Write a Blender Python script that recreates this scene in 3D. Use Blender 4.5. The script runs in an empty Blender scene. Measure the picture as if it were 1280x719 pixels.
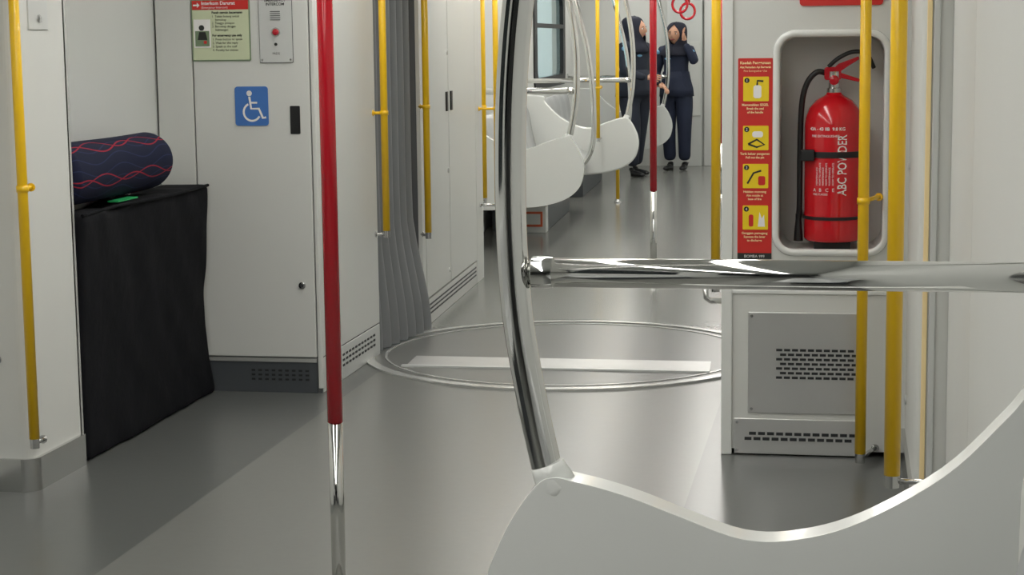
import bpy, bmesh, math, random
from mathutils import Matrix, Vector
random.seed(4)
TH=math.radians(2.6638)
CAR={1:Matrix.Identity(4),2:Matrix.Rotation(TH,4,'Z')}
scene=bpy.context.scene
COL=scene.collection

# ------------------------------------------------------------ materials
def mat(name,col,rough=0.5,metal=0.0,noise=0.0,nscale=8.0,bump=0.0,bscale=60.0,emit=0.0,spec=0.5,coat=0.0):
    m=bpy.data.materials.new(name);m.use_nodes=True
    nt=m.node_tree;b=nt.nodes['Principled BSDF']
    c=(col[0],col[1],col[2],1)
    b.inputs['Base Color'].default_value=c
    b.inputs['Roughness'].default_value=rough
    b.inputs['Metallic'].default_value=metal
    b.inputs['Specular IOR Level'].default_value=spec
    b.inputs['Coat Weight'].default_value=coat
    tc=nt.nodes.new('ShaderNodeTexCoord')
    if noise>0:
        n=nt.nodes.new('ShaderNodeTexNoise');n.inputs['Scale'].default_value=nscale;n.inputs['Detail'].default_value=5
        nt.links.new(tc.outputs['Object'],n.inputs['Vector'])
        mx=nt.nodes.new('ShaderNodeMixRGB')
        mx.inputs[1].default_value=tuple(v*(1-noise) for v in col)+(1,)
        mx.inputs[2].default_value=tuple(min(1,v*(1+noise)) for v in col)+(1,)
        nt.links.new(n.outputs['Fac'],mx.inputs[0]);nt.links.new(mx.outputs[0],b.inputs['Base Color'])
    if bump>0:
        n2=nt.nodes.new('ShaderNodeTexNoise');n2.inputs['Scale'].default_value=bscale;n2.inputs['Detail'].default_value=4
        nt.links.new(tc.outputs['Object'],n2.inputs['Vector'])
        bp=nt.nodes.new('ShaderNodeBump');bp.inputs['Strength'].default_value=bump;bp.inputs['Distance'].default_value=0.01
        nt.links.new(n2.outputs['Fac'],bp.inputs['Height']);nt.links.new(bp.outputs[0],b.inputs['Normal'])
    if emit>0:
        b.inputs['Emission Color'].default_value=c;b.inputs['Emission Strength'].default_value=emit
    return m
def srgb(r,g,b):
    f=lambda v:((v/255+0.055)/1.055)**2.4 if v>10 else v/255/12.92
    return (f(r),f(g),f(b))
M={}
M['wall']=mat('wall_laminate',srgb(214,215,211),0.32,noise=0.02,nscale=3,bump=0.02)
M['wall2']=mat('wall_laminate_dim',srgb(206,208,205),0.32,noise=0.02,nscale=3)
M['wallm']=mat('wall_matt_paint',srgb(214,215,211),0.6,noise=0.02,nscale=3,spec=0.25)
M['white']=mat('white_gloss_grp',srgb(228,230,227),0.22,noise=0.01,coat=0.3)
M['ceil']=mat('ceiling_panel',srgb(222,224,222),0.5,noise=0.02)
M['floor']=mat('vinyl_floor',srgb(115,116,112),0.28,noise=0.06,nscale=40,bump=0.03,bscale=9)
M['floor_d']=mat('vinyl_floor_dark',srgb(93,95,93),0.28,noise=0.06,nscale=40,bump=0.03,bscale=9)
M['floor2']=mat('vinyl_floor_far',srgb(120,121,117),0.22,noise=0.05,nscale=30)
M['floor_tt']=mat('vinyl_turntable',srgb(108,109,106),0.28,noise=0.05,nscale=40)
M['chrome']=mat('polished_steel',(0.72,0.72,0.70),0.08,1.0)
M['steel']=mat('brushed_steel',(0.62,0.62,0.61),0.2,1.0,noise=0.05,nscale=20)
M['satin']=mat('stainless_cover',(0.74,0.74,0.73),0.3,0.8,noise=0.05,nscale=6)
M['strip']=mat('threshold_plate',(0.55,0.55,0.54),0.35,0.6,noise=0.08,nscale=12)
M['plate']=mat('satin_plate',srgb(208,210,208),0.3,0.15)
M['alu']=mat('aluminium_trim',srgb(204,205,202),0.25,0.5)
M['red']=mat('red_powder_coat',srgb(186,16,34),0.22,coat=0.3)
M['yel']=mat('yellow_powder_coat',srgb(244,196,18),0.3,coat=0.3)
M['black']=mat('black_plastic',srgb(22,23,25),0.45)
M['rub']=mat('black_rubber_hose',srgb(18,18,20),0.4)
M['dark']=mat('dark_gap',srgb(38,40,42),0.6)
M['gap']=mat('panel_gap',srgb(95,97,98),0.6)
M['vent']=mat('vent_shadow_grey',srgb(92,94,96),0.6)
M['bel']=mat('bellows_rubber',srgb(128,130,132),0.45,noise=0.05)
M['skirt']=mat('dark_skirt',srgb(76,80,84),0.4)
M['cloth']=mat('black_cover_fabric',srgb(13,14,19),0.85,noise=0.2,nscale=5,bump=0.45,bscale=14,spec=0.2)
M['ext']=mat('extinguisher_red',srgb(204,14,28),0.2,coat=0.5)
M['sred']=mat('sticker_red',srgb(206,44,38),0.4)
M['syel']=mat('sticker_yellow',srgb(243,212,30),0.4)
M['scream']=mat('sticker_cream',srgb(206,214,180),0.4)
M['sgreen']=mat('sticker_green',srgb(120,140,110),0.4)
M['blue']=mat('sticker_blue',srgb(66,116,188),0.4)
M['ink']=mat('print_black',srgb(40,42,40),0.5)
M['inkw']=mat('print_white',srgb(240,238,236),0.5)
M['inky']=mat('print_pale_yellow',srgb(250,225,170),0.5)
M['navy']=mat('navy_uniform',srgb(32,40,62),0.8,noise=0.25,nscale=9,bump=0.3,bscale=18)
M['navyj']=mat('dark_hooded_jacket',srgb(34,40,54),0.8,noise=0.2,nscale=9,bump=0.3,bscale=18)
M['hijab']=mat('navy_hijab',srgb(22,25,42),0.8,noise=0.15,nscale=12)
M['skin']=mat('skin',srgb(206,156,128),0.55,noise=0.04)
M['lip']=mat('lips',srgb(150,75,72),0.5)
M['lblue']=mat('light_blue_trim',srgb(120,170,205),0.6)
M['orange']=mat('orange_label',srgb(205,96,60),0.5)
M['seat']=mat('seat_grey',srgb(186,188,188),0.3,0.2)
M['green']=mat('green_label',srgb(30,160,90),0.5)
M['lamp']=mat('lamp_diffuser',(1.0,0.98,0.93),0.5,emit=10.2)
M['darkrefl']=mat('dark_reflect_glass',srgb(28,34,36),0.05)  # for the added dark panels that the chrome reflects
M['backgrey']=mat('back_wall_reflect_grey',srgb(125,128,130),0.4)  # grey chosen for how dark the back reads in reflections
def glass():
    m=bpy.data.materials.new('window_glass');m.use_nodes=True;nt=m.node_tree
    b=nt.nodes['Principled BSDF'];b.inputs['Base Color'].default_value=(0.75,0.88,0.87,1)
    b.inputs['Roughness'].default_value=0.02;b.inputs['Transmission Weight'].default_value=1.0;b.inputs['IOR'].default_value=1.1
    return m
M['glass']=glass()
def roll_mat():
    m=bpy.data.materials.new('patterned_roll_fabric');m.use_nodes=True;nt=m.node_tree;N=nt.nodes;L=nt.links
    b=N['Principled BSDF'];b.inputs['Roughness'].default_value=0.8;b.inputs['Specular IOR Level'].default_value=0.25
    tc=N.new('ShaderNodeTexCoord');sp=N.new('ShaderNodeSeparateXYZ');L.new(tc.outputs['Object'],sp.inputs[0])
    def mth(op,a,c=None,d=None):
        n=N.new('ShaderNodeMath');n.operation=op
        for i,v in enumerate((a,c,d)):
            if v is None: continue
            if hasattr(v,'default_value'): L.new(v,n.inputs[i])
            else: n.inputs[i].default_value=v
        return n.outputs[0]
    ang=mth('ARCTAN2',sp.outputs['X'],sp.outputs['Z'])
    def band(freq,amp,ph,per,w,sh=0.0):
        s=mth('SINE',mth('MULTIPLY_ADD',sp.outputs['Y'],freq,ph))
        v=mth('MULTIPLY_ADD',s,amp,ang)
        fr=mth('FRACT',mth('MULTIPLY_ADD',v,per,sh))
        return mth('LESS_THAN',mth('ABSOLUTE',mth('SUBTRACT',fr,0.5)),w)
    r=mth('MAXIMUM',band(15,0.17,0.0,0.8,0.020),band(15,-0.17,0.9,0.8,0.018,0.1))
    bl=band(15,0.17,1.6,2.4,0.05)
    mx=N.new('ShaderNodeMixRGB');mx.inputs[1].default_value=srgb(20,25,50)+(1,);mx.inputs[2].default_value=srgb(32,41,74)+(1,);L.new(bl,mx.inputs[0])
    m2=N.new('ShaderNodeMixRGB');L.new(mx.outputs[0],m2.inputs[1]);m2.inputs[2].default_value=srgb(145,34,54)+(1,);L.new(r,m2.inputs[0])
    L.new(m2.outputs[0],b.inputs['Base Color']);return m
M['roll']=roll_mat()

# ------------------------------------------------------------ object helpers
class G:
    def __init__(s,name,anchor=(0,0,0),car=1,place=None,rz=0.0):
        e=bpy.data.objects.new(name,None);COL.objects.link(e);e.empty_display_size=0.1
        p=CAR[car]@Vector(place if place else anchor)
        e.location=p;e.rotation_euler=(0,0,(TH if car==2 else 0)+rz)
        s.e=e;s.a=Vector(anchor)
def obj(name,me,m,g=None,car=1,smooth=False,bevel=0,sub=0):
    if g is not None:
        me.transform(Matrix.Translation(-g.a));o=bpy.data.objects.new(name,me);COL.objects.link(o);o.parent=g.e
    else:
        vs=[v.co for v in me.vertices]
        c=Vector([(min(v[i] for v in vs)+max(v[i] for v in vs))/2 for i in range(3)])
        me.transform(Matrix.Translation(-c));o=bpy.data.objects.new(name,me);COL.objects.link(o)
        o.location=CAR[car]@c;o.rotation_euler=(0,0,TH if car==2 else 0)
    if m is not None: me.materials.append(m)
    if smooth:
        for p in me.polygons:p.use_smooth=True
    if bevel>0:
        b=o.modifiers.new('Bevel','BEVEL');b.width=bevel;b.segments=3;b.limit_method='ANGLE';b.angle_limit=math.radians(40)
    if sub:
        s=o.modifiers.new('Sub','SUBSURF');s.levels=sub;s.render_levels=sub
    return o
def boxdata(b):
    x0,x1,y0,y1,z0,z1=b
    v=[(x0,y0,z0),(x1,y0,z0),(x1,y1,z0),(x0,y1,z0),(x0,y0,z1),(x1,y0,z1),(x1,y1,z1),(x0,y1,z1)]
    f=[(0,3,2,1),(4,5,6,7),(0,1,5,4),(1,2,6,5),(2,3,7,6),(3,0,4,7)]
    return v,f
def boxes(name,bs,m,g=None,car=1,bevel=0):
    V=[];Fc=[]
    for b in bs:
        v,f=boxdata(b);k=len(V);V+=v;Fc+=[tuple(i+k for i in q) for q in f]
    me=bpy.data.meshes.new(name);me.from_pydata(V,[],Fc);me.update()
    return obj(name,me,m,g,car,bevel=bevel)
def box(name,x0,x1,y0,y1,z0,z1,m,g=None,car=1,bevel=0):
    return boxes(name,[(x0,x1,y0,y1,z0,z1)],m,g,car,bevel)
def cat(pts,n=8,closed=False):
    P=[Vector(p) for p in pts];out=[];N=len(P)
    rng=range(N) if closed else range(N-1)
    for i in rng:
        if closed:p0,p1,p2,p3=P[(i-1)%N],P[i],P[(i+1)%N],P[(i+2)%N]
        else:p0,p1,p2,p3=P[max(i-1,0)],P[i],P[i+1],P[min(i+2,N-1)]
        for k in range(n):
            t=k/n
            out.append(0.5*((2*p1)+(-p0+p2)*t+(2*p0-5*p1+4*p2-p3)*t*t+(-p0+3*p1-3*p2+p3)*t**3))
    if not closed:out.append(P[-1])
    return out
def tube(name,pts,r,m,g=None,car=1,seg=24,smoothpath=0,closed=False):
    P=[Vector(p) for p in pts]
    if smoothpath:P=cat(P,smoothpath,closed)
    n=len(P);R=r if isinstance(r,(list,tuple)) else [r]*n
    V=[];Fc=[];prev=None
    for i,p in enumerate(P):
        if closed:t=(P[(i+1)%n]-P[i-1]).normalized()
        else:t=(P[min(i+1,n-1)]-P[max(i-1,0)]).normalized()
        if prev is None:
            a=Vector((1,0,0)) if abs(t.x)<0.8 else Vector((0,1,0))
            u=(a-t*a.dot(t)).normalized()
        else:u=(prev-t*prev.dot(t)).normalized()
        prev=u;w=t.cross(u)
        for k in range(seg):
            A=2*math.pi*k/seg;V.append(p+(u*math.cos(A)+w*math.sin(A))*R[i])
    rng=n if closed else n-1
    for i in range(rng):
        for k in range(seg):
            a=i*seg+k;b=i*seg+(k+1)%seg;j=((i+1)%n)*seg
            Fc.append((a,b,j+(k+1)%seg,j+k))
    if not closed:
        Fc.append(tuple(range(seg))[::-1]);Fc.append(tuple((n-1)*seg+k for k in range(seg)))
    me=bpy.data.meshes.new(name);me.from_pydata(V,[],Fc);me.update()
    o=obj(name,me,m,g,car,smooth=True)
    if not closed:
        for pl in me.polygons[-2:]:pl.use_smooth=False
    return o
def lathe(name,c,prof,m,g=None,car=1,seg=40,axis='Z'):
    V=[];Fc=[]
    for r,h in prof:
        for k in range(seg):
            A=2*math.pi*k/seg;a,b=r*math.cos(A),r*math.sin(A)
            V.append({'Z':(c[0]+a,c[1]+b,c[2]+h),'Y':(c[0]+a,c[1]+h,c[2]+b),'X':(c[0]+h,c[1]+a,c[2]+b)}[axis])
    for i in range(len(prof)-1):
        for k in range(seg):
            Fc.append((i*seg+k,i*seg+(k+1)%seg,(i+1)*seg+(k+1)%seg,(i+1)*seg+k))
    Fc.append(tuple(range(seg))[::-1]);Fc.append(tuple((len(prof)-1)*seg+k for k in range(seg)))
    me=bpy.data.meshes.new(name);me.from_pydata(V,[],Fc);me.update()
    bm=bmesh.new();bm.from_mesh(me);bmesh.ops.recalc_face_normals(bm,faces=bm.faces);bm.to_mesh(me);bm.free()
    o=obj(name,me,m,g,car,smooth=True)
    e=o.modifiers.new('ES','EDGE_SPLIT');e.split_angle=math.radians(40)
    return o
def prism(name,pts,plane,a,b,m,g=None,car=1,bevel=0,smooth=False):
    f={'XZ':lambda p,h:(p[0],h,p[1]),'YZ':lambda p,h:(h,p[0],p[1]),'XY':lambda p,h:(p[0],p[1],h)}[plane]
    n=len(pts);V=[f(p,a) for p in pts]+[f(p,b) for p in pts]
    Fc=[tuple(range(n)),tuple(range(n,2*n))[::-1]]+[(i,i+n,(i+1)%n+n,(i+1)%n) for i in range(n)]
    me=bpy.data.meshes.new(name);me.from_pydata(V,[],Fc);me.update()
    bm=bmesh.new();bm.from_mesh(me);bmesh.ops.recalc_face_normals(bm,faces=bm.faces);bm.to_mesh(me);bm.free()
    o=obj(name,me,m,g,car,bevel=bevel)
    if smooth:
        for p in me.polygons:p.use_smooth=True
    return o
def rrect(x0,x1,z0,z1,r,n=6):
    out=[]
    for cx,cz,a0 in ((x1-r,z1-r,0),(x0+r,z1-r,90),(x0+r,z0+r,180),(x1-r,z0+r,270)):
        for k in range(n+1):
            A=math.radians(a0+90*k/n);out.append((cx+r*math.cos(A),cz+r*math.sin(A)))
    return out
def ribbon(name,pts,w,y,m,g,closed=False):
    P=[Vector((p[0],p[1])) for p in pts];n=len(P);V=[];Fc=[]
    for i in range(n):
        a=P[i-1] if (closed or i>0) else P[i];b=P[(i+1)%n] if (closed or i<n-1) else P[i]
        t=(b-a).normalized();nn=Vector((-t.y,t.x))*w/2
        V+= [(P[i].x+nn.x,y,P[i].y+nn.y),(P[i].x-nn.x,y,P[i].y-nn.y)]
    for i in range(n if closed else n-1):
        j=(i+1)%n;Fc.append((2*i,2*i+1,2*j+1,2*j))
    me=bpy.data.meshes.new(name);me.from_pydata(V,[],Fc);me.update()
    return obj(name,me,m,g)
def text(name,s,x,z,y,size,m,g,align='LEFT',wrapc=None,up=False,bold=0.0,sx=1.0):
    cu=bpy.data.curves.new(name,'FONT');cu.body=s;cu.size=size;cu.align_x=align;cu.offset=bold
    cu.resolution_u=2
    t=bpy.data.objects.new(name+'_tmp',cu);COL.objects.link(t)
    dg=bpy.context.evaluated_depsgraph_get();dg.update()
    me=bpy.data.meshes.new_from_object(t.evaluated_get(dg));bpy.data.objects.remove(t)
    if len(me.vertices)==0:return None
    for v in me.vertices:
        a,b=v.co.x*sx,v.co.y
        if up:a,b=-b,a
        X=x+a;Z=z+b;Y=y
        if wrapc:
            cx,cy,r=wrapc;A=(X-cx)/r;X=cx+r*math.sin(A);Y=cy-r*math.cos(A)
        v.co=(X,Y,Z)
    me.materials.clear()
    return obj(name,me,m,g)

# ------------------------------------------------------------ camera
def camrot(psi,p,r):
    return Matrix.Rotation(psi,4,'Z')@Matrix.Rotation(math.pi/2-p,4,'X')@Matrix.Rotation(r,4,'Z')
cd=bpy.data.cameras.new('camera');co=bpy.data.objects.new('camera',cd);COL.objects.link(co)
cd.sensor_width=36;cd.lens=36*2286/1280;cd.clip_start=0.05
co.matrix_world=Matrix.Translation((0,0,1.39))@camrot(*[math.radians(q) for q in (10.4105,7.7062,-0.70206)])
scene.camera=co
w=bpy.data.worlds.new('world');scene.world=w;w.use_nodes=True
w.node_tree.nodes['Background'].inputs[0].default_value=(0.75,0.88,0.9,1);w.node_tree.nodes['Background'].inputs[1].default_value=1.0
scene.view_settings.view_transform='Standard'

# ------------------------------------------------------------ floor
def R2(u,v,z=0):
    return CAR[2]@Vector((u,v,z))
V=[];Fc=[];MI=[]
def poly(ps,mi):
    k=len(V);V.extend(ps);Fc.append(tuple(range(k,k+len(ps))));MI.append(mi)
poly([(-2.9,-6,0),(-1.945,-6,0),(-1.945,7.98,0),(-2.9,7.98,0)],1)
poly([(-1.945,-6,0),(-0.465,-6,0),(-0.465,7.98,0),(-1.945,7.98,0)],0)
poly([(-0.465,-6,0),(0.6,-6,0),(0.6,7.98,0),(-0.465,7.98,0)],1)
e1,e2=R2(-2.6,21),R2(0.8,21)
poly([(-2.9,7.98,0),(0.6,7.98,0),tuple(e2),tuple(e1)],2)
me=bpy.data.meshes.new('floor');me.from_pydata(V,[],Fc);me.update()
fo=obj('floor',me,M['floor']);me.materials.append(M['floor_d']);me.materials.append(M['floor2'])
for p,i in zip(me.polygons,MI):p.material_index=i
box('ceiling',-4.0,1.2,-6,21,2.2,2.26,M['ceil'])

# turntable in floor
def annulus(name,c,r0,r1,z0,z1,m,g,seg=128):
    V=[];Fc=[]
    for k in range(seg):
        A=2*math.pi*k/seg;ca,sa=math.cos(A),math.sin(A)
        V+=[(c[0]+r0*ca,c[1]+r0*sa,z0),(c[0]+r1*ca,c[1]+r1*sa,z0),(c[0]+r1*ca,c[1]+r1*sa,z1),(c[0]+r0*ca,c[1]+r0*sa,z1)]
    for k in range(seg):
        a=4*k;b=4*((k+1)%seg)
        for i in range(4):
            Fc.append((a+i,a+(i+1)%4,b+(i+1)%4,b+i))
    me=bpy.data.meshes.new(name);me.from_pydata(V,[],Fc);me.update()
    bm=bmesh.new();bm.from_mesh(me);bmesh.ops.recalc_face_normals(bm,faces=bm.faces);bm.to_mesh(me);bm.free()
    return obj(name,me,m,g)
TC=(-1.22,7.98)
g=G('gangway_turntable',(TC[0],TC[1],0))
circ=[(TC[0]+.88*math.cos(2*math.pi*k/96),TC[1]+.88*math.sin(2*math.pi*k/96)) for k in range(96)]
prism('disc',circ,'XY',-0.01,0.004,M['floor_tt'],g)
annulus('outer_ring',TC,0.862,0.905,-0.005,0.009,M['alu'],g)
annulus('inner_ring',TC,0.80,0.812,0.0,0.007,M['alu'],g)
sv=[R2(-1.50,7.62),R2(-0.2,7.56),R2(-0.2,7.80),R2(-1.50,7.86)]
prism('cross_strip',[(p.x,p.y) for p in sv],'XY',0.0,0.009,M['strip'],g)
sv=[R2(-1.52,7.605),R2(-0.2,7.545),R2(-0.2,7.575),R2(-1.52,7.635)]
prism('cross_strip_nosing',[(p.x,p.y) for p in sv],'XY',0.0,0.0115,M['plate'],g)

# ------------------------------------------------------------ room shell car 1
XL,XR=-2.70,0.32
box('wall_left',XL-.06,XL,-6,8.0,0,2.2,M['wall2'])
box('wall_right',XR,XR+.06,-6,6.3,0,2.2,M['wall2'])
box('wall_back',-2.8,.4,-6.06,-6,0,2.2,M['backgrey'])  # unseen end wall, greyed to darken what the chrome reflects
def reflect_panel(name,x,y0,y1,s):
    g=G(name,(x,(y0+y1)/2,1.4))
    prism('pane',rrect(y0,y1,.98,1.85,.1),'YZ',x,x+s*.006,M['darkrefl'],g)
reflect_panel('dark_reflect_panel_2',XL,.7,2.5,1);reflect_panel('dark_reflect_panel_3',XL,-4.8,-.8,1);reflect_panel('dark_reflect_panel_4',XR,-4.8,-.5,-1)  # unseen dark panels, added to put dark reflections into the chrome tubes
boxes('wall_left',[(-2.12,-2.0,10.6,20.2,0,1.0),(-2.12,-2.0,10.6,20.2,1.85,2.2),(-2.12,-2.0,10.6,16.4,1.0,1.85),(-2.12,-2.0,18.8,20.2,1.0,1.85)],M['wall'],car=2)
boxes('wall_right',[(0.3,0.4,9.0,20.2,0,2.2)],M['wall'],car=2)
box('wall_end',-2.2,0.5,20.17,20.25,0,2.2,M['wall'],car=2)
g=G('window_1',(-2.0,17.6,1.4),2)
prism('pane',[(a,b) for a,b in rrect(16.4,18.8,1.0,1.85,.1)],'YZ',-2.03,-2.02,M['glass'],g)
def ringprism(name,o_,i_,a,b,m,g,plane='YZ'):
    f={'YZ':lambda p,h:(h,p[0],p[1]),'XZ':lambda p,h:(p[0],h,p[1])}[plane]
    n=len(o_);V=[f(p,a) for p in o_]+[f(p,a) for p in i_]+[f(p,b) for p in o_]+[f(p,b) for p in i_];Fc=[]
    for i in range(n):
        j=(i+1)%n
        Fc+=[(i,j,n+j,n+i),(2*n+i,3*n+i,3*n+j,2*n+j),(i,2*n+i,2*n+j,j),(n+i,n+j,3*n+j,3*n+i)]
    me=bpy.data.meshes.new(name);me.from_pydata(V,[],Fc);me.update()
    bm=bmesh.new();bm.from_mesh(me);bmesh.ops.recalc_face_normals(bm,faces=bm.faces);bm.to_mesh(me);bm.free()
    return obj(name,me,m,g)
ringprism('surround',rrect(16.3,18.9,.94,1.9,.12),rrect(16.5,18.7,1.04,1.8,.1),-2.03,-1.985,M['black'],g)
box('hopper_bar',-2.03,-1.985,16.45,18.75,1.5,1.54,M['black'],g)
# ceiling lights
for car,x,y0,y1 in ((1,-1.75,-1.3,7.6),(1,-0.65,-1.3,7.6),(2,-1.35,8.9,19.8),(2,-0.35,8.9,19.8)):
    g=G('ceiling_light',(x,(y0+y1)/2,2.2),car)
    box('diffuser',x-.09,x+.09,y0,y1,2.17,2.185,M['lamp'],g)
    boxes('housing',[(x-.12,x-.092,y0-.03,y1+.03,2.165,2.2),(x+.092,x+.12,y0-.03,y1+.03,2.165,2.2)],M['alu'],g)

# ------------------------------------------------------------ door pillars
def pillar(name,xf,xw,y0,y1,side):
    g=G(name,((xf+xw)/2,(y0+y1)/2,0))
    r=.035
    def outline(o):
        pts=[(xw,y0-o)]
        cx=xf+(r if side>0 else -r)
        for k in range(7):
            A=math.pi/2*k/6
            pts.append((cx-side*(r+o)*math.sin(A),y0+r-(r+o)*math.cos(A)))
        pts+=[(xf-side*o,y1),(xw,y1)]
        return pts
    prism('body',outline(0),'XY',.1,2.2,M['wallm'],g)
    prism('kick_skirt',outline(.012),'XY',0,.105,M['steel'],g)
    return g
g=pillar('door_pillar',-2.5,-2.70,5.25,5.63,-1)
box('edge_trim',-2.515,-2.50,5.62,5.645,.1,2.2,M['alu'],g)
box('key_plate',-2.501,-2.495,5.36,5.50,1.44,1.62,M['plate'],g,bevel=.002)
lathe('key_lock',(-2.496,5.43,1.475),[(.012,0),(.012,.006),(.004,.007)],M['steel'],g,axis='X')
lathe('bolt',(-2.60,5.247,.42),[(.014,-.0),(.014,-.006),(.008,-.008)],M['steel'],g,axis='Y')
g=pillar('door_pillar',.20,.32,5.2,6.06,1)
for z in (.98,.22):
    lathe('bolt',(.198,5.95,z),[(.016,.004),(.016,-.004),(.008,-.006)],M['plate'],g,axis='X')
box('painted_pole_reflection',.214,.228,5.194,5.2,.11,2.2,M['inky'],g,bevel=.002)  # grab pole's reflection on the pillar, painted as a pale yellow strip
box('steel_jamb',.232,.25,5.190,5.2,.11,2.2,M['plate'],g,bevel=.003)
g=G('door_1',(.29,4.3,0))
boxes('leaf',[(.285,.316,4.302,5.195,.02,2.19),(.285,.316,2.75,4.298,.02,2.19)],M['wallm'],g,bevel=.003)

# ------------------------------------------------------------ left bay: cover + roll
g=G('black_covered_box',(-2.59,6.28,0))
bm=bmesh.new();nx,ny,nz=6,36,26
x0,x1,y0,y1,z0,z1=-2.685,-2.485,5.66,6.90,.0,.832
idx={}
from mathutils import noise as NZ
for i in range(nx+1):
    for j in range(ny+1):
        for k in range(nz+1):
            if i in(0,nx) or j in(0,ny) or k in(0,nz):
                p=Vector((x0+(x1-x0)*i/nx,y0+(y1-y0)*j/ny,z0+(z1-z0)*k/nz))
                q=NZ.noise(Vector((p.x*2,p.y*3.2,p.z*2.2)))*.018+NZ.noise(Vector((p.x*3,p.y*8+p.z*5,p.z*4)))*.010+NZ.noise(Vector((p.x*3,p.y*17-p.z*9,p.z*9)))*.004
                if i==nx:p.x+=q*.9-.014*math.sin(math.pi*k/nz)
                if k==nz:p.z+=q*1.3+.012*(j/ny-.5)
                if j==ny:p.y+=-.035*math.sin(math.pi*k/nz)*(.4+.6*i/nx)+q*.4
                if k==0:p.z=0.002
                p.z=max(p.z,0.002)
                idx[i,j,k]=bm.verts.new(p)
def quad(a,b,c,d):
    bm.faces.new([idx[a],idx[b],idx[c],idx[d]])
for j in range(ny):
    for k in range(nz):
        for i in (0,nx):quad((i,j,k),(i,j+1,k),(i,j+1,k+1),(i,j,k+1))
for i in range(nx):
    for k in range(nz):
        for j in (0,ny):quad((i,j,k),(i+1,j,k),(i+1,j,k+1),(i,j,k+1))
    for j in range(ny):
        for k in (0,nz):quad((i,j,k),(i+1,j,k),(i+1,j+1,k),(i,j+1,k))
bmesh.ops.recalc_face_normals(bm,faces=bm.faces)
me=bpy.data.meshes.new('cover');bm.to_mesh(me);bm.free()
obj('cover',me,M['cloth'],g,smooth=True,sub=1)
tube('top_piping',cat([(-2.483,5.67,.830),(-2.486,6.0,.837),(-2.478,6.4,.832),(-2.484,6.89,.836)],6),.006,M['cloth'],g,seg=8)
box('green_label',-2.54,-2.50,6.02,6.2,.845,.850,M['green'],g)
g=G('patterned_bolster',(-2.585,6.05,.955))
yr0,yr1,rr=5.67,6.55,.106
V=[];Fc=[];seg=48
prof=[(0.001,yr0)]+[(rr-.03+.03*math.sin(math.pi/2*t/6),yr0+.03-.03*math.cos(math.pi/2*t/6)) for t in range(7)]+[(rr,yr0+.03+(yr1-yr0-.06)*t/10) for t in range(1,10)]+[(rr-.035+.035*math.cos(math.pi/2*t/6),yr1-.035+.035*math.sin(math.pi/2*t/6)) for t in range(7)]+[(.001,yr1)]
for r,y in prof:
    for k in range(seg):
        A=2*math.pi*k/seg;f=1+.02*math.sin(3*A+y*5)
        V.append((-2.585+r*f*math.cos(A)*.93,y,.959+r*f*math.sin(A)))
for i in range(len(prof)-1):
    for k in range(seg):Fc.append((i*seg+k,(i+1)*seg+k,(i+1)*seg+(k+1)%seg,i*seg+(k+1)%seg))
me=bpy.data.meshes.new('roll');me.from_pydata(V,[],Fc);me.update()
obj('roll',me,M['roll'],g,smooth=True)

# ------------------------------------------------------------ left equipment cabinet
YC=6.93;XS=-2.05
g=G('equipment_cabinet',(-2.37,7.39,0))
box('carcass',-2.695,XS,YC+.006,7.85,.0,2.2,M['gap'],g)
boxes('front_frame',[(-2.692,-2.545,YC-.004,YC+.02,.0,2.2),(-2.062,XS+.004,YC-.004,YC+.02,.02,2.2)],M['wall'],g,bevel=.003)
box('front_door',-2.54,-2.067,YC-.004,YC+.02,.145,2.18,M['wall'],g,bevel=.004)
box('front_skirt',-2.54,-2.067,YC+.0,YC+.02,.0,.125,M['skirt'],g)
boxes('skirt_slots',[(-2.34+.028*i,-2.325+.028*i,YC-.003,YC+.004,.05+.018*j,.058+.018*j) for i in range(9) for j in range(3)],M['dark'],g)
boxes('door_sill',[(-2.54,-2.067,YC-.006,YC+.004,.125,.14)],M['alu'],g)
box('side_panel',XS-.02,XS+.004,YC+.02,7.85,.145,2.2,M['wall'],g,bevel=.003)
box('side_skirt',XS-.02,XS+.004,YC+.02,7.85,0,.14,M['wall2'],g,bevel=.003)
boxes('side_slots',[(XS+.001,XS+.006,YC+.30+.05*i,YC+.33+.05*i,.055+.022*j,.064+.022*j) for i in range(11) for j in range(3)],M['dark'],g)
prism('handle_recess',rrect(-2.148,-2.108,1.035,1.145,.004),'XZ',YC-.007,YC-.003,M['black'],g)
lathe('lock',(-2.118,YC-.004,.435),[(.014,0),(.014,-.006),(.012,-.007)],M['steel'],g,axis='Y')
lathe('lock_core',(-2.118,YC-.011,.435),[(.007,0),(.007,-.003)],M['dark'],g,axis='Y')
g=G('emergency_notice_sign',(-2.42,YC-.006,1.44))
yy=YC-.005
prism('plate',rrect(-2.54,-2.30,1.322,1.562,.006),'XZ',yy-.003,yy,M['sgreen'],g)
prism('paper',rrect(-2.535,-2.305,1.327,1.558,.004),'XZ',yy-.0045,yy-.003,M['scream'],g)
box('header',-2.535,-2.305,yy-.0055,yy-.004,1.522,1.558,M['sred'],g)
y2=yy-.0062
text('title','Interkom Darurat',-2.497,1.541,y2,.019,M['inkw'],g,bold=.0004)
text('subtitle','(Emergency Intercom)',-2.497,1.527,y2,.012,M['inkw'],g)
ribbon('arrow',[(-2.53,1.54),(-2.51,1.54)],.006,y2,M['inkw'],g)
prism('arrow_head',[(-2.514,1.55),(-2.503,1.54),(-2.514,1.53)],'XZ',y2-.001,y2,M['inkw'],g)
text('line_head','Pecah cermin kecemasan',-2.455,1.507,y2,.0125,M['ink'],g,bold=.0004)
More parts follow.
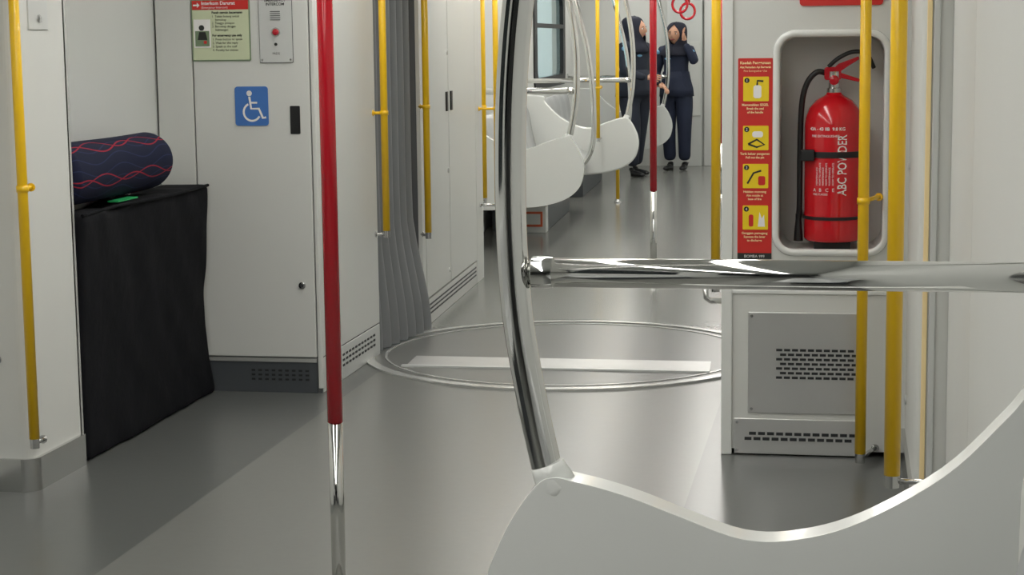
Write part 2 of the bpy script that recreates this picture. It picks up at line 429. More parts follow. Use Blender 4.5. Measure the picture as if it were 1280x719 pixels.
for i,s in enumerate(['1. Tekan butang untuk','    bercakap','2. Tunggu jawapan','3. Bercakap dengan','    kakitangan']):
    text('malay_%d'%i,s,-2.455,1.492-.013*i,y2,.0125,M['ink'],g)
text('line_head2','For emergency use only',-2.455,1.418,y2,.0125,M['ink'],g,bold=.0004)
for i,s in enumerate(['1. Press button to speak','2. Wait for the reply','3. Speak to the staff','4. Penalty for misuse']):
    text('english_%d'%i,s,-2.455,1.403-.014*i,y2,.0125,M['ink'],g)
box('picto_box',-2.53,-2.462,y2,y2+.001,1.375,1.485,M['inkw'],g)
box('picto_panel',-2.525,-2.467,y2-.001,y2,1.38,1.44,M['sgreen'],g)
prism('picto_head',[(-2.498+.011*math.cos(a*.4),1.452+.011*math.sin(a*.4)) for a in range(16)],'XZ',y2-.002,y2,M['ink'],g)
prism('picto_body',[(-2.515,1.405),(-2.475,1.405),(-2.482,1.436),(-2.508,1.436)],'XZ',y2-.002,y2,M['ink'],g)
prism('picto_red',rrect(-2.49,-2.478,1.39,1.402,.003),'XZ',y2-.002,y2,M['sred'],g)
g=G('intercom_panel',(-2.195,YC-.006,1.5))
prism('edge',rrect(-2.264,-2.128,1.313,1.702,.004),'XZ',yy-.003,yy,M['vent'],g)
prism('plate',rrect(-2.262,-2.13,1.315,1.70,.004),'XZ',yy-.005,yy,M['plate'],g)
y2=yy-.0056
text('title','EMERGENCY',-2.196,1.550,y2,.015,M['ink'],g,'CENTER',bold=.0003)
text('title2','INTERCOM',-2.196,1.535,y2,.015,M['ink'],g,'CENTER',bold=.0003)
prism('speaker',[(-2.196+.028*math.cos(a*.2618),1.495+.026*math.sin(a*.2618)) for a in range(24)],'XZ',y2-.001,y2,M['plate'],g)
boxes('speaker_slots',[(-2.196-.02,-2.196+.02,y2-.0025,y2-.0005,1.478+.008*j,1.481+.008*j) for j in range(5)],M['vent'],g)
lathe('button_ring',(-2.196,y2,1.432),[(.018,0),(.018,-.002)],M['steel'],g,axis='Y')
lathe('red_button',(-2.196,y2-.002,1.432),[(.013,0),(.013,-.004),(.010,-.010),(.004,-.012)],M['red'],g,axis='Y')
lathe('status_lamp',(-2.196,y2,1.385),[(.006,0),(.006,-.003)],M['ink'],g,axis='Y')
text('label','PRESS',-2.196,1.345,y2,.012,M['ink'],g,'CENTER')
for sx in (-2.254,-2.138):lathe('screw',(sx,y2,1.325),[(.004,0),(.004,-.002)],M['steel'],g,axis='Y',seg=12)
g=G('wheelchair_sign',(-2.305,yy,1.145))
prism('plate',rrect(-2.372,-2.236,1.068,1.222,.012),'XZ',yy-.003,yy,M['blue'],g)
y2=yy-.0045
def S(px,py):return (-2.372+(px-293)*.136/43,1.222-(py-110)*.154/46)
hc=S(312,118)
prism('head',[(hc[0]+.011*math.cos(a*.3927),hc[1]+.011*math.sin(a*.3927)) for a in range(16)],'XZ',y2-.001,y2,M['inkw'],g)
ribbon('body',[S(312,122),S(314,136),S(324,136),S(329,147),S(333,146)],.009,y2,M['inkw'],g)
ribbon('arm',[S(313,129),S(322,129)],.007,y2-.0005,M['inkw'],g)
wc=S(315,140)
ribbon('wheel',[(wc[0]+.034*math.cos(math.radians(a)),wc[1]+.034*math.sin(math.radians(a))) for a in range(115,340,9)],.008,y2-.0003,M['inkw'],g)

# ------------------------------------------------------------ gangway bellows
def bellows(name,pts0,pts1,sgn):
    g=G(name,((pts0[0]+pts1[0])/2,(pts0[1]+pts1[1])/2,0))
    n=7;V=[];Fc=[];cols=n*10+1;zs=[0.01,.04,.08,.13,.19,.26,.34,.44,.55,.7,1.0,1.5,2.2]
    for z in zs:
        t=max(0,min(1,(.62-z)/.6));s=t*t*(3-2*t)
        for i in range(cols):
            a=i/(cols-1);ph=abs(math.sin(math.pi*n*a))
            x=pts0[0]+(pts1[0]-pts0[0])*a;y=pts0[1]+(pts1[1]-pts0[1])*a
            off=-.080+.080*s*(.35+.75*a)+.046*ph**.6
            V.append((x+sgn*off,y,z))
    for j in range(len(zs)-1):
        for i in range(cols-1):
            Fc.append((j*cols+i,j*cols+i+1,(j+1)*cols+i+1,(j+1)*cols+i))
    me=bpy.data.meshes.new('folds');me.from_pydata(V,[],Fc);me.update()
    o=obj('folds',me,M['bel'],g,smooth=True)
    return g
a=R2(-1.61,8.65)
bellows('gangway_bellows',(-2.05,7.85),(a.x,a.y),1)
b=R2(-.03,9.0)
bellows('gangway_bellows',(-.40,7.15),(b.x,b.y),-1)

# ------------------------------------------------------------ car 2 cabinet row
g=G('wall_locker',(-1.8,9.6,0),2)
box('carcass',-2.1,-1.625,8.66,10.6,0,2.2,M['gap'],g)
boxes('doors',[(-1.63,-1.61,8.65,8.74,.0,2.2),(-1.63,-1.608,8.75,9.44,.135,2.2),(-1.63,-1.608,9.455,10.35,.135,2.2),(-1.63,-1.608,10.36,10.6,.0,2.2),(-1.63,-1.61,8.75,10.35,.0,.125)],M['wall'],g,bevel=.003)
boxes('vents',[(-1.611,-1.607,8.80+.04*i,8.826+.04*i,.05+.022*j,.058+.022*j) for i in range(38) for j in range(3)],M['vent'],g)
boxes('latches',[(-1.609,-1.600,9.36,9.40,1.03,1.13),(-1.609,-1.600,9.50,9.54,1.03,1.13)],M['black'],g)
for (v,z) in ((9.40,.14+.06),(9.40,.72),(9.42,1.33)):
    lathe('lock',(-1.608,v,z),[(.013,0),(.013,.005)],M['steel'],g,axis='X',seg=16)
box('return_panel',-2.1,-1.61,10.58,10.62,0,2.2,M['wall'],g)

# ------------------------------------------------------------ right bulkhead with niche
g=G('bulkhead_panel',(-.1,6.5,0))
YB=6.06;BX0,BX1=-.40,.20
def plate_hole(name,outer,inner,y,m,g):
    bm=bmesh.new();es=[]
    for lp in (outer,inner):
        vs=[bm.verts.new((p[0],y,p[1])) for p in lp]
        es+=[bm.edges.new((vs[i],vs[(i+1)%len(vs)])) for i in range(len(vs))]
    bmesh.ops.triangle_fill(bm,edges=es,use_beauty=True)
    bmesh.ops.recalc_face_normals(bm,faces=bm.faces)
    me=bpy.data.meshes.new(name);bm.to_mesh(me);bm.free();return obj(name,me,m,g)
hole=rrect(-.228,.128,.685,1.40,.06,8)
plate_hole('front_plate',[(BX0,.02),(BX1,.02),(BX1,2.2),(BX0,2.2)],hole,YB,M['wall'],g)
n=len(hole);V=[(p[0],YB,p[1]) for p in hole]+[(p[0]*.94-.003,YB+.20,1.0425+(p[1]-1.0425)*.97) for p in hole]
Fc=[(i,(i+1)%n,(i+1)%n+n,i+n) for i in range(n)]+[tuple(range(n,2*n))]
me=bpy.data.meshes.new('niche');me.from_pydata(V,[],Fc);me.update();obj('niche',me,M['wall'],g)
tube('niche_rim',[(p[0],YB-.002,p[1]) for p in hole],.012,M['white'],g,seg=10,closed=True)
boxes('side_walls',[(BX0,BX0+.012,YB,7.15,.0,2.2),(BX1-.012,BX1,YB+.002,7.15,.0,2.2),(BX0,BX1,7.13,7.15,0,2.2)],M['wall'],g)
boxes('edge_frame',[(BX0-.004,BX0+.032,YB-.012,YB+.01,.0,2.2),(BX0,BX1,YB-.006,YB+.004,.545,.56)],M['white'],g,bevel=.004)
box('corner_strip',BX1-.030,BX1+.012,YB-.012,YB-.001,.1,2.2,M['wallm'],g,bevel=.002)
box('vent_plate',-.315,.06,YB-.008,YB-.002,.145,.485,M['satin'],g,bevel=.002)
boxes('vent_slots',[(-.222+.026*i+(.013 if j%2 else 0),-.202+.026*i+(.013 if j%2 else 0),YB-.011,YB-.006,.262+.0155*j,.270+.0155*j) for i in range(10) for j in range(7)],M['dark'],g)
box('kick_plate',-.36,.06,YB-.010,YB-.002,.005,.125,M['satin'],g,bevel=.002)
boxes('kick_slots',[(-.325+.03*i+(.015 if j else 0),-.302+.03*i+(.015 if j else 0),YB-.013,YB-.008,.052+.018*j,.062+.018*j) for i in range(12) for j in range(2)],M['dark'],g)
for sx,sz in ((-.303,.472),(-.303,.158),(-.35,.112),(-.35,.016)):lathe('screw',(sx,YB-.008,sz),[(.005,0),(.005,-.003)],M['steel'],g,axis='Y',seg=12)
tube('side_handle',[(BX0,6.2,.50),(-.45,6.2,.50),(-.465,6.2,.51),(-.468,6.2,.54)],.010,M['steel'],g,seg=10)
g=G('extinguisher_sign',(0,YB,1.55))
prism('plate',rrect(-.155,.11,1.488,1.60,.012),'XZ',YB-.006,YB-.001,M['sred'],g)
text('title','ALAT PEMADAM API',-.14,1.53,YB-.007,.026,M['inkw'],g)
g=G('instruction_sticker',(-.295,YB,.99))
prism('strip',rrect(-.352,-.240,.662,1.322,.003),'XZ',YB-.0035,YB-.001,M['sred'],g)
box('foot',-.352,-.240,YB-.0045,YB-.0035,.662,.682,M['ink'],g)
yt=YB-.0052
text('foot_text','BOMBA 999',-.296,.667,yt,.013,M['inkw'],g,'CENTER')
text('head','Kaedah Penggunaan',-.296,1.303,yt,.0125,M['inky'],g,'CENTER',bold=.0004)
text('head2','Alat Pemadam Api Bergerak',-.296,1.290,yt,.0088,M['inky'],g,'CENTER',bold=.0003)
text('head3','Fire Extinguisher Use',-.296,1.278,yt,.0088,M['inky'],g,'CENTER')
tx=[('Memecahkan SEGEL','Break the seal','of the handle'),('Tarik keluar pengaman','Pull out the pin',''),('Halakan muncung','Aim nozzle at','base of fire'),('Genggam pemegang','Squeeze the lever','to discharge')]
for i,zc in enumerate((1.222,1.062,.937,.800)):
    prism('panel_%d'%i,rrect(-.335,-.252,zc-.040,zc+.040,.003),'XZ',yt,yt+.001,M['syel'],g)
    lathe('number_disc_%d'%i,(-.323,yt-.0003,zc+.028),[(.0085,0),(.0085,-.0006)],M['ink'],g,axis='Y',seg=16)
    text('number_%d'%i,str(i+1),-.323,zc+.0235,yt-.0012,.013,M['inkw'],g,'CENTER')
    if i==0:
        prism('pic_0',rrect(-.302,-.276,zc-.03,zc+.012,.008),'XZ',yt-.001,yt,M['inkw'],g);ribbon('pic_0b',[(-.29,zc+.012),(-.289,zc+.027),(-.27,zc+.025)],.006,yt-.001,M['ink'],g)
    elif i==1:
        ribbon('pic_1',[(-.318,zc-.02),(-.29,zc-.005),(-.265,zc-.022),(-.29,zc-.03),(-.318,zc-.02)],.006,yt-.001,M['ink'],g);prism('pic_1b',rrect(-.305,-.27,zc+.002,zc+.022,.008),'XZ',yt-.001,yt,M['inkw'],g)
    elif i==2:
        ribbon('pic_2',[(-.32,zc-.025),(-.30,zc+.01),(-.275,zc+.018)],.006,yt-.001,M['ink'],g);prism('pic_2b',rrect(-.285,-.262,zc-.03,zc+.0,.006),'XZ',yt-.001,yt,M['sred'],g)
    else:
        prism('pic_3',rrect(-.315,-.30,zc-.03,zc+.01,.006),'XZ',yt-.001,yt,M['sred'],g);prism('pic_3b',[(-.285,zc-.03),(-.262,zc-.03),(-.265,zc+.01),(-.272,zc-.003),(-.28,zc+.018)],'XZ',yt-.001,yt,M['inkw'],g)
    for k,s in enumerate(tx[i]):
        if s:text('txt_%d_%d'%(i,k),s,-.296,zc-.055-.012*k,yt,.0098 if k else .0105,M['inky'],g,'CENTER',bold=.0003)

# fire extinguisher
cx,cy=-.043,6.155
g=G('fire_extinguisher',(cx,cy,.70))
r=.095
lathe('body',(cx,cy,.716),[(r-.012,0),(r-.004,.004),(r,.012),(r,.05),(r,.385),(r-.003,.41),(r-.014,.44),(r-.035,.465),(r-.062,.48),(.026,.485),(.022,.495)],M['ext'],g,seg=64)
lathe('neck',(cx,cy,1.200),[(.024,0),(.024,.02),(.018,.022),(.018,.05),(.022,.052),(.022,.075)],M['steel'],g)
lathe('gauge',(cx+.0,cy-.02,1.247),[(.016,0),(.016,-.012),(.013,-.014)],M['red'],g,axis='Y')
prism('lever_top',[(-.045,1.285),(-.03,1.300),(.035,1.324),(.038,1.314),(.01,1.297),(-.02,1.277)],'XZ',cy-.014,cy+.014,M['red'],g,bevel=.003)
prism('lever_bottom',[(-.045,1.270),(-.02,1.270),(.04,1.250),(.038,1.240),(-.02,1.253),(-.045,1.255)],'XZ',cy-.014,cy+.014,M['red'],g,bevel=.003)
prism('valve_block',rrect(-.075,-.02,1.247,1.290,.008),'XZ',cy-.016,cy+.016,M['red'],g,bevel=.003)
tube('hose',[(-.07,cy,1.270),(-.10,cy-.01,1.273),(-.132,cy-.01,1.235),(-.148,cy-.01,1.16),(-.152,cy-.01,1.0),(-.152,cy-.01,.85),(-.155,cy-.01,.79)],.0095,M['rub'],g,smoothpath=8,seg=14)
tube('hose_loop',[(-.062,cy-.01,1.290),(-.03,cy-.012,1.318),(.015,cy-.012,1.338),(.06,cy-.012,1.332),(.085,cy,1.285)],.007,M['rub'],g,smoothpath=8,seg=12)
lathe('nozzle',(-.155,cy-.01,.715),[(.016,0),(.014,.03),(.010,.07),(.010,.09)],M['rub'],g,seg=20)
for zb in (.995,.79):
    annul=[(r+.0005,0),(r+.004,.001),(r+.004,.019),(r+.0005,.02)] if zb>.8 else [(r+.0005,0),(r+.003,.001),(r+.003,.010),(r+.0005,.011)]
    lathe('strap_%d'%int(zb*100),(cx,cy,zb),annul,M['black'],g,seg=64)
    boxes('strap_bracket_%d'%int(zb*100),[(-.155,-.145,cy-.01,cy+.105,zb,zb+.018),(cx-.02,cx+.02,cy+.09,cy+.107,zb,zb+.018)],M['black'],g)
box('strap_clip',cx-.105,cx-.06,cy-.088,cy-.06,.985,1.022,M['black'],g,bevel=.004)
box('shelf_foot',cx-.06,cx+.06,cy-.05,cy+.1,.69,.717,M['black'],g)
W=(cx,cy,r+.0008)
text('brand','ABC POWDER',.002,.872,0,.044,M['inkw'],g,wrapc=W,up=True,bold=.0006,sx=.70)
text('rating','43A - 43 IIB  9.0 KG',-.128,1.085,0,.015,M['inkw'],g,wrapc=W,bold=.0002)
text('rating2','FIRE EXTINGUISHER',-.120,1.063,0,.011,M['inkw'],g,wrapc=W)
for i in range(6):
    text('side_text_%d'%i,'HOW TO OPERATE' if i%2 else 'MAINTENANCE',-.095+.011*i,.905,0,.0085,M['inkw'],g,wrapc=W,up=True)
for i in range(4):
    text('icon_text_%d'%i,['A','B','C','E'][i],-.112+.022*i,.885,0,.016,M['inkw'],g,wrapc=W)
text('icon_text_b','FIRE CLASSES',-.112,.873,0,.009,M['inkw'],g,wrapc=W)

# ------------------------------------------------------------ poles
def ypole(car,x,y,z0,r,bdir,bz,z1=2.2):
    g=G('yellow_grab_pole',(x,y,z0),car)
    tube('shaft',[(x,y,z0),(x,y,z1)],r,M['yel'],g)
    lathe('end_cap',(x,y,z0-.03),[(r*.9,0),(r*.95,.03)],M['steel'],g)
    if bdir:
        b=Vector(bdir)
        for z in [z0-.015]+list(bz):
            p=Vector((x,y,z));tube('bracket',[p,p+b*.7,p+b],.007,M['yel'] if z>z0 else M['steel'],g,seg=12)
            q=p+b;ax='X' if abs(b.x)>abs(b.y) else 'Y'
            lathe('bracket_flange',tuple(q),[(.013,-.003),(.013,.003)],M['yel'] if z>z0 else M['steel'],g,axis=ax,seg=16)
        tube('collar',[(x,y,bz[0]-.010),(x,y,bz[0]+.010)],r+.003,M['yel'],g)
    else:
        lathe('floor_flange',(x,y,0),[(r*2,0),(r*2,.006),(r*1.1,.02),(r*.9,.03)],M['steel'],g)
ypole(1,-2.462,5.19,.185,.0158,(0,.06,0),(.96,))
ypole(1,.055,5.90,.05,.0175,(.05,.15,0),(.87,))
ypole(1,.117,4.4,.34,.0195,(.164,0,0),(1.9,))
ypole(1,-2.0,7.83,.56,.016,(-.045,-.02,0),(1.08,))
ypole(1,-1.97,8.52,.48,.016,(-.045,.05,0),(1.08,))
ypole(1,-.455,6.5,.52,.0165,(.052,0,0),(1.7,))
ypole(2,-1.50,10.45,.46,.016,(-.10,0,0),(1.0,))
ypole(2,-1.62,10.75,.46,.016,(-.0,-.12,0),(1.0,))
ypole(2,-1.285,14.7,.60,.016,(0,.28,0),(1.0,))
ypole(2,-1.20,15.62,.03,.016,None,(1.0,))
def rpole(car,x,y,zs,r):
    g=G('red_grab_pole',(x,y,0),car)
    tube('red_shaft',[(x,y,zs),(x,y,2.2)],r,M['red'],g,seg=32)
    tube('steel_lower',[(x,y,0.01),(x,y,zs)],r*.93,M['chrome'],g,seg=32)
    lathe('floor_flange',(x,y,0),[(r*2.2,0),(r*2.2,.006),(r*1.2,.03),(r*.94,.035)],M['chrome'],g)
rpole(1,-1.240,4.3,.457,.0195)
rpole(2,-.59,10.3,.54,.020)
rpole(2,-.325,16.0,.488,.021)

# ------------------------------------------------------------ seat partitions and benches
PROF=[(.03,.935),(.052,.893),(.084,.853),(.16,.776),(.27,.708),(.36,.678),(.44,.675),(.53,.705),(.59,.727),(.64,.742),(.685,.752),(.715,.757),(.74,.745),(.775,.697),(.80,.647),(.817,.598),(.822,.52),(.79,.42),(.70,.345),(.55,.30),(.35,.28),(.15,.27),(.065,.275),(.057,.4),(.057,.6),(.055,.76)]
TUB=[(.722,.735),(.732,.78),(.750,.866),(.769,.985),(.777,1.102),(.778,1.218),(.774,1.333),(.763,1.447),(.742,1.58),(.71,1.72),(.675,1.88),(.66,2.05),(.66,2.2)]
def partition(car,wx,y,side,rt,dz=0,ext=.02):
    g=G('seat_partition',(wx-side*.4,y,.28),car)
    X=lambda s:wx-side*s
    pr=PROF if ext<.05 else [(-ext+.01,.95)]+PROF[:22]+[(-ext+.01,.28)]
    pts=cat([(a,b,0) for a,b in pr],5)
    o=prism('panel',[(X(p.x),p.y+dz) for p in pts],'XZ',y-.028,y+.028,M['white'],g,bevel=.022,smooth=True)
    o.modifiers['Bevel'].segments=6
    o.modifiers.new('WN','WEIGHTED_NORMAL')
    tube('curved_tube',[(X(s),y,z+dz if z<2 else z) for s,z in TUB],rt,M['chrome'],g,smoothpath=8,seg=40)
    tube('socket',[(X(.708),y,.722+dz),(X(.714),y,.738+dz),(X(.719),y,.750+dz),(X(.724),y,.760+dz),(X(.728),y,.771+dz)],[rt*1.15,rt*1.35,rt*1.28,rt*1.18,rt*1.12],M['white'],g,seg=32)
    tube('cross_rail',[(X(.74),y,1.055+dz),(X(-ext),y,1.055+dz)],rt*.95,M['chrome'],g,seg=40)
    lathe('rail_clamp',(X(.735),y,1.055+dz),[(rt*.5,-.020*side),(rt*1.03,-.012*side),(rt*1.06,.0),(rt*1.03,.012*side),(rt*.98,.018*side)],M['chrome'],g,axis='X')
    lathe('wall_flange',(X(.008-ext),y,1.055+dz),[(rt*1.9,-.006),(rt*1.9,.006)],M['steel'],g,axis='X')
    if ext<.05:
        boxes('wall_mount',[(min(X(-ext),X(.07)),max(X(-ext),X(.07)),y-.012,y+.012,z+dz,z+.04+dz) for z in (.35,.6)],M['alu'],g)
def bench(car,wx,y0,y1,side,loops=(),py0=None):
    g=G('bench_seat',(wx-side*.35,(y0+y1)/2,0),car)
    X=lambda s:wx-side*s
    prof=cat([(.03,.86,0),(.06,.80,0),(.09,.62,0),(.13,.50,0),(.20,.455,0),(.36,.45,0),(.50,.458,0),(.555,.445,0),(.57,.41,0)],5)
    ns=max(1,round((y1-y0)/.46));cols=ns*12+1
    V=[];Fc=[]
    for j in range(cols):
        a=j/(cols-1);ph=abs(math.sin(math.pi*ns*a))**.35
        for k,p in enumerate(prof):
            t=k/(len(prof)-1);d=.03*(1-ph)
            V.append((X(p.x+(d if t<.5 else 0)),y0+(y1-y0)*a,p.y+(d if t>=.4 else 0)))
    np_=len(prof)
    for j in range(cols-1):
        for k in range(np_-1):Fc.append((j*np_+k,j*np_+k+1,(j+1)*np_+k+1,(j+1)*np_+k))
    me=bpy.data.meshes.new('seat_shell');me.from_pydata(V,[],Fc);me.update()
    o=obj('seat_shell',me,M['seat'],g,smooth=True);s=o.modifiers.new('S','SOLIDIFY');s.thickness=.02;s.offset=0
    p0=py0 if py0 else y0+.25
    box('plinth',min(X(.02),X(.43)),max(X(.02),X(.43)),p0,y1-.05,.0,.36,M['skirt'],g,bevel=.005)
    boxes('support',[(min(X(.05),X(.5)),max(X(.05),X(.5)),y,y+.03,.36,.435) for y in (p0+.1,(p0+y1)/2,y1-.3)],M['dark'],g)
    tube('front_rail',[(X(.56),y0,.425),(X(.56),y1,.425)],.018,M['chrome'],g,seg=16)
    for yl in loops:
        tube('loop_handrail',[(X(.56),yl,.425),(X(.66),yl,.46),(X(.74),yl,.56),(X(.77),yl,.72),(X(.765),yl,1.0),(X(.73),yl,1.3),(X(.66),yl,1.6),(X(.60),yl,1.85),(X(.59),yl,2.2)],.019,M['chrome'],g,smoothpath=8,seg=20)
    return g
partition(1,.30,2.6,1,.0225)
bench(1,.30,.3,2.1,1)
bench(1,XL,.5,2.6,-1)
partition(2,-1.965,12.0,-1,.022,ext=.035)
g=bench(2,-1.965,12.05,14.9,-1,loops=(13.3,),py0=13.27)
box('label_box',-1.80,-1.53,13.12,13.26,.0,.19,M['wall2'],g,bevel=.004)
boxes('label',[(-1.69,-1.555,13.112,13.12,.045,.155)],M['orange'],g);boxes('label_in',[(-1.675,-1.57,13.108,13.113,.062,.138)],M['wall2'],g)
partition(2,-1.80,15.0,-1,.020,ext=.20)
partition(2,-1.72,19.15,-1,.020,dz=-.06,ext=.28)
bench(2,-1.98,15.9,18.2,-1,loops=(17.3,))

# ------------------------------------------------------------ end-wall cupboard & handles
g=G('end_wall_cabinet',(-.7,20.1,0),2)
box('body',-1.0,-.62,20.06,20.168,.0,2.2,M['wall2'],g,bevel=.005)
box('side_body',-.60,-.2,20.10,20.168,.0,2.2,M['wall'],g,bevel=.005)
box('door_panel',-.75,-.64,20.05,20.06,.55,1.35,M['wall'],g,bevel=.003)
def strap(u,v,z):
    g=G('hanging_strap_handle',(u,v,z),2)
    tube('ring',[(u+.048*math.cos(a*math.pi/12),v,z-.0+.052*math.sin(a*math.pi/12)) for a in range(24)],.0085,M['red'],g,seg=10,closed=True)
    box('web',u-.012,u+.012,v-.004,v+.004,z+.045,1.98,M['red'],g)
    tube('sleeve',[(u,v,z+.05),(u,v,z+.12)],.018,M['red'],g,seg=12)
for u,v in ((-.515,12.0),(-.475,12.25)):strap(u,v,1.605 if u<-.5 else 1.565)
g=G('overhead_handrail',(-.48,14,2.0),2)
tube('rail',[(-.48,9.5,2.0),(-.48,19.5,2.0)],.017,M['chrome'],g)
for v in (9.8,12.8,16,19):tube('hanger',[(-.48,v,2.0),(-.48,v,2.2)],.012,M['chrome'],g,seg=12)

# ------------------------------------------------------------ people
def skin(name,joints,edges,m,g,sub=2,root=0):
    me=bpy.data.meshes.new(name);keys=list(joints.keys())
    me.from_pydata([joints[k][0] for k in keys],[(keys.index(a),keys.index(b)) for a,b in edges],[])
    o=bpy.data.objects.new(name,me);COL.objects.link(o);o.parent=g.e
    md=o.modifiers.new('Skin','SKIN');md.use_smooth_shade=True
    for i,k in enumerate(keys):
        r=joints[k][1];sv=me.skin_vertices[0].data[i]
        sv.radius=r if isinstance(r,tuple) else (r,r)
        sv.use_root=(i==root)
    s=o.modifiers.new('Sub','SUBSURF');s.levels=sub;s.render_levels=sub
    me.materials.append(m);return o
def ellip(name,c,r,m,g,seg=28,fn=None):
    V=[];Fc=[];n=seg//2
    for i in range(n+1):
        a=math.pi*i/n
        for k in range(seg):
            b=2*math.pi*k/seg
            p=Vector((math.sin(a)*math.cos(b),math.sin(a)*math.sin(b),math.cos(a)))
            if fn:p=fn(p)
            V.append((c[0]+p.x*r[0],c[1]+p.y*r[1],c[2]+p.z*r[2]))
    for i in range(n):
        for k in range(seg):Fc.append((i*seg+k,(i+1)*seg+k,(i+1)*seg+(k+1)%seg,i*seg+(k+1)%seg))
    me=bpy.data.meshes.new(name);me.from_pydata(V,[],Fc);me.update()
    bm=bmesh.new();bm.from_mesh(me);bmesh.ops.remove_doubles(bm,verts=bm.verts,dist=1e-5);bmesh.ops.recalc_face_normals(bm,faces=bm.faces);bm.to_mesh(me);bm.free()
    o=bpy.data.objects.new(name,me);COL.objects.link(o);o.parent=g.e;me.materials.append(m)
    for p in me.polygons:p.use_smooth=True
    return o
def hand(name,wr,d,side,thumb,m,g,curl=.5):
    wr=Vector(wr);d=Vector(d).normalized();s=Vector(side);s=(s-d*s.dot(d)).normalized();nrm=d.cross(s)*thumb
    J={'w':(wr,(.026,.020)),'p':(wr+d*.05,(.038,.017)),'k':(wr+d*.085,(.036,.014))};E=[('w','p'),('p','k')]
    for i,(o,L) in enumerate(((.030,.070),(.010,.078),(-.010,.072),(-.030,.056))):
        b=wr+d*.085+s*o;q=b+d*L*.4+nrm*L*.12*curl;e=q+(d*(1-curl*.5)+nrm*curl).normalized()*L*.33;t=e+(d*(1-curl)+nrm*curl*1.3).normalized()*L*.25
        for nme,p,r in (('a',b,.0095),('b',q,.009),('c',e,.0085),('d',t,.007)):J['f%d%s'%(i,nme)]=(p,r)
        E+=[('k','f%da'%i),('f%da'%i,'f%db'%i),('f%db'%i,'f%dc'%i),('f%dc'%i,'f%dd'%i)]
    b=wr+d*.03+s*.03;J['t1']=(b,.012);J['t2']=(b+s*.025+d*.025+nrm*.008,.0105);J['t3']=(b+s*.032+d*.055+nrm*.015,.0085)
    E+=[('w','t1'),('t1','t2'),('t2','t3')]
    return skin(name,J,E,m,g,sub=1)
def person(name,place,rz,arms,stance,h=1.0,headturn=0.0,bw=1.0,cloth='navy'):
    g=G(name,(0,0,0),2,place=place,rz=rz)
    g.e.scale=(h,h,h)
    J={'pel':((0,0,.93),(.165*bw,.125*bw)),'wst':((0,-.005,1.06),(.138*bw,.11*bw)),'ch':((0,-.01,1.21),(.155*bw,.12*bw)),'uc':((0,0,1.31),(.12,.088)),'nk':((0,0,1.385),(.052,.052))}
    E=[('pel','wst'),('wst','ch'),('ch','uc'),('uc','nk')]
    for s,n in ((-1,'r'),(1,'l')):
        el,wr=arms[n]
        J['sh'+n]=((s*.155,.0,1.305),(.066,.064));J['el'+n]=(el,(.052,.052));J['wr'+n]=(wr,(.038,.038))
        E+=[('uc','sh'+n),('sh'+n,'el'+n),('el'+n,'wr'+n)]
        kn,an=stance[n]
        J['hp'+n]=((s*.088,0,.83),(.110*bw,.118*bw));J['kn'+n]=(kn,(.080,.084));J['cf'+n]=((Vector(kn)*.5+Vector(an)*.5),(.072,.075));J['an'+n]=(an,(.066,.070))
        E+=[('pel','hp'+n),('hp'+n,'kn'+n),('kn'+n,'cf'+n),('cf'+n,'an'+n)]
    skin('uniform',J,E,M[cloth],g)
    V=[];Fc=[];sg=32
    hem=[(1.08,.145,.118),(.99,.162,.128),(.90,.184,.146),(.81,.192,.152)]
    for z,rx,ry in hem:
        for k in range(sg):
            A=2*math.pi*k/sg;f=1+.025*math.sin(5*A+z*9)
            V.append((rx*bw*f*math.cos(A),ry*bw*f*math.sin(A),z))
    for i in range(len(hem)-1):
        for k in range(sg):Fc.append((i*sg+k,(i+1)*sg+k,(i+1)*sg+(k+1)%sg,i*sg+(k+1)%sg))
    me=bpy.data.meshes.new('jacket_hem');me.from_pydata(V,[],Fc);me.update()
    o=bpy.data.objects.new('jacket_hem',me);COL.objects.link(o);o.parent=g.e;me.materials.append(M[cloth])
    for p in me.polygons:p.use_smooth=True
    sd=o.modifiers.new('So','SOLIDIFY');sd.thickness=.006
    for s,n in ((-1,'r'),(1,'l')):
        an=Vector(stance[n][1])
        skin('shoe_'+n,{'a':((an.x,an.y+.03,.035),(.036,.034)),'b':((an.x,an.y-.05,.036),(.040,.032)),'c':((an.x+s*.012,an.y-.13,.028),(.040,.024)),'d':((an.x+s*.012,an.y-.17,.024),(.026,.018)),'e':((an.x,an.y+.0,.09),(.036,.036))},[('a','b'),('b','c'),('c','d'),('a','e')],M['black'],g)
    hg=bpy.data.objects.new('head',None);COL.objects.link(hg);hg.parent=g.e;hg.location=(0,-.012,1.478);hg.rotation_euler=(0,0,headturn);hg.scale=(1.1,1.1,1.06)
    class H: pass
    h2=H();h2.e=hg;h2.a=Vector((0,0,0))
    def face(p):
        q=p.copy()
        if q.z<0:q.x*=1+.28*q.z;q.y*=1+.10*q.z
        f=max(0,-p.y)
        dn=math.exp(-((p.x/.16)**2+((p.z+.12)/.22)**2));q.y-=.22*dn*f
        de=math.exp(-(((abs(p.x)-.40)/.16)**2+((p.z-.08)/.12)**2));q.y+=.10*de*f
        dc=math.exp(-((p.x/.3)**2+((p.z+.85)/.18)**2));q.y-=.12*dc
        return q
    ellip('face',(0,-.008,0),(.076,.096,.104),M['skin'],h2,36,face)
    for s in (-1,1):
        ellip('eye_white',(s*.029,-.088,.009),(.013,.008,.0065),M['inkw'],h2,12)
        ellip('iris',(s*.029,-.0945,.009),(.0062,.003,.0062),M['ink'],h2,10)
        ellip('brow',(s*.030,-.095,.028),(.018,.005,.0035),M['ink'],h2,10)
        ellip('ear',(s*.076,.005,-.005),(.010,.020,.030),M['skin'],h2,14)
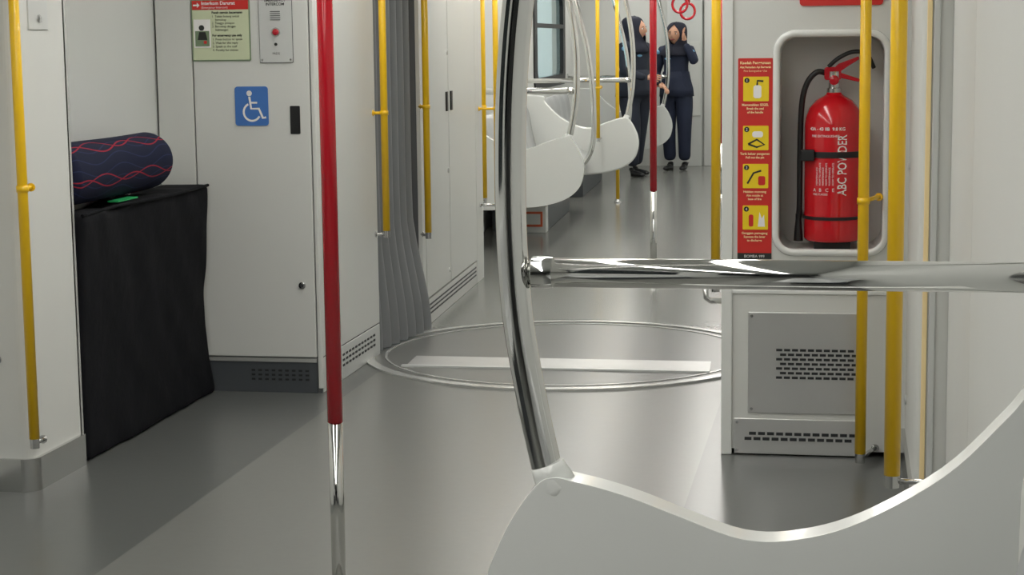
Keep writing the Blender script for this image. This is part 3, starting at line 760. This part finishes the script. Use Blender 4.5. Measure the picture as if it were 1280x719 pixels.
    ellip('lips',(0,-.099,-.050),(.023,.008,.0075),M['lip'],h2,14)
    V=[];Fc=[];seg=40
    rings=[(.130,.012,.02),(.124,.056,.025),(.100,.088,.028),(.060,.103,.022),(.010,.106,.015),(-.040,.104,.010),(-.085,.106,.006),(-.120,.120,.004),(-.150,.150,.004),(-.185,.168,.0),(-.215,.165,-.004)]
    for z,rx,yo in rings:
        for k in range(seg+1):
            zc=(z+.005)/.085
            op=math.asin(min(1,.68*math.sqrt(max(0,1-zc*zc)))) if abs(zc)<1 else 0.0
            A=-math.pi/2+op+(2*math.pi-2*op)*k/seg
            ry=rx*1.08 if z>-.1 else rx*.82
            fold=1+.02*math.sin(A*9+z*30)*(1 if z<-.06 else .2)
            V.append((rx*fold*math.cos(A),yo+ry*fold*math.sin(A),z))
    for i in range(len(rings)-1):
        for k in range(seg):Fc.append((i*(seg+1)+k,i*(seg+1)+k+1,(i+1)*(seg+1)+k+1,(i+1)*(seg+1)+k))
    Fc.append(tuple(range(seg)))
    me=bpy.data.meshes.new('hijab');me.from_pydata(V,[],Fc);me.update()
    o=bpy.data.objects.new('hijab',me);COL.objects.link(o);o.parent=hg;me.materials.append(M['hijab'])
    for p in me.polygons:p.use_smooth=True
    sd=o.modifiers.new('So','SOLIDIFY');sd.thickness=.006;sd.offset=1
    sb=o.modifiers.new('Su','SUBSURF');sb.levels=1;sb.render_levels=1
    for s in(-1,1):
        ellip('shoulder_patch',(s*.19,-.04,1.29),(.030,.030,.026),M['lblue'],g,14)
    ellip('chest_badge',(-.06,-.128,1.22),(.036,.012,.014),M['lblue'],g,12)
    return g
g=person('standing_woman',(-.87,19.44,0),math.radians(-14),
   {'r':((-.235,.01,1.06),(-.17,-.16,.97)),'l':((.235,-.09,1.17),(.135,-.12,1.385))},
   {'r':((-.085,-.02,.47),(-.075,.02,.10)),'l':((.095,-.01,.47),(.085,.03,.10))},h=.965,headturn=math.radians(-4))
hand('hand_r',(-.165,-.175,.96),(.3,-.8,-.35),(.9,.3,.2),1,M['skin'],g,.6)
hand('hand_l',(.132,-.122,1.40),(-.25,.1,1),(.2,-.9,.1),1,M['skin'],g,.5)
g=person('standing_man',(-1.26,18.65,0),math.radians(52),
   {'r':((-.22,-.06,1.06),(-.14,-.28,1.00)),'l':((.215,.02,1.05),(.17,-.19,.93))},
   {'r':((-.11,-.08,.47),(-.12,-.08,.10)),'l':((.11,.03,.47),(.12,.09,.10))},h=1.0,headturn=math.radians(18),bw=1.12,cloth='navyj')
hand('hand_r',(-.137,-.295,1.0),(.1,-1,.0),(.3,.0,1),-1,M['skin'],g,.7)
hand('hand_l',(.167,-.205,.925),(-.1,-.8,-.4),(-.9,0,.3),1,M['skin'],g,.6)
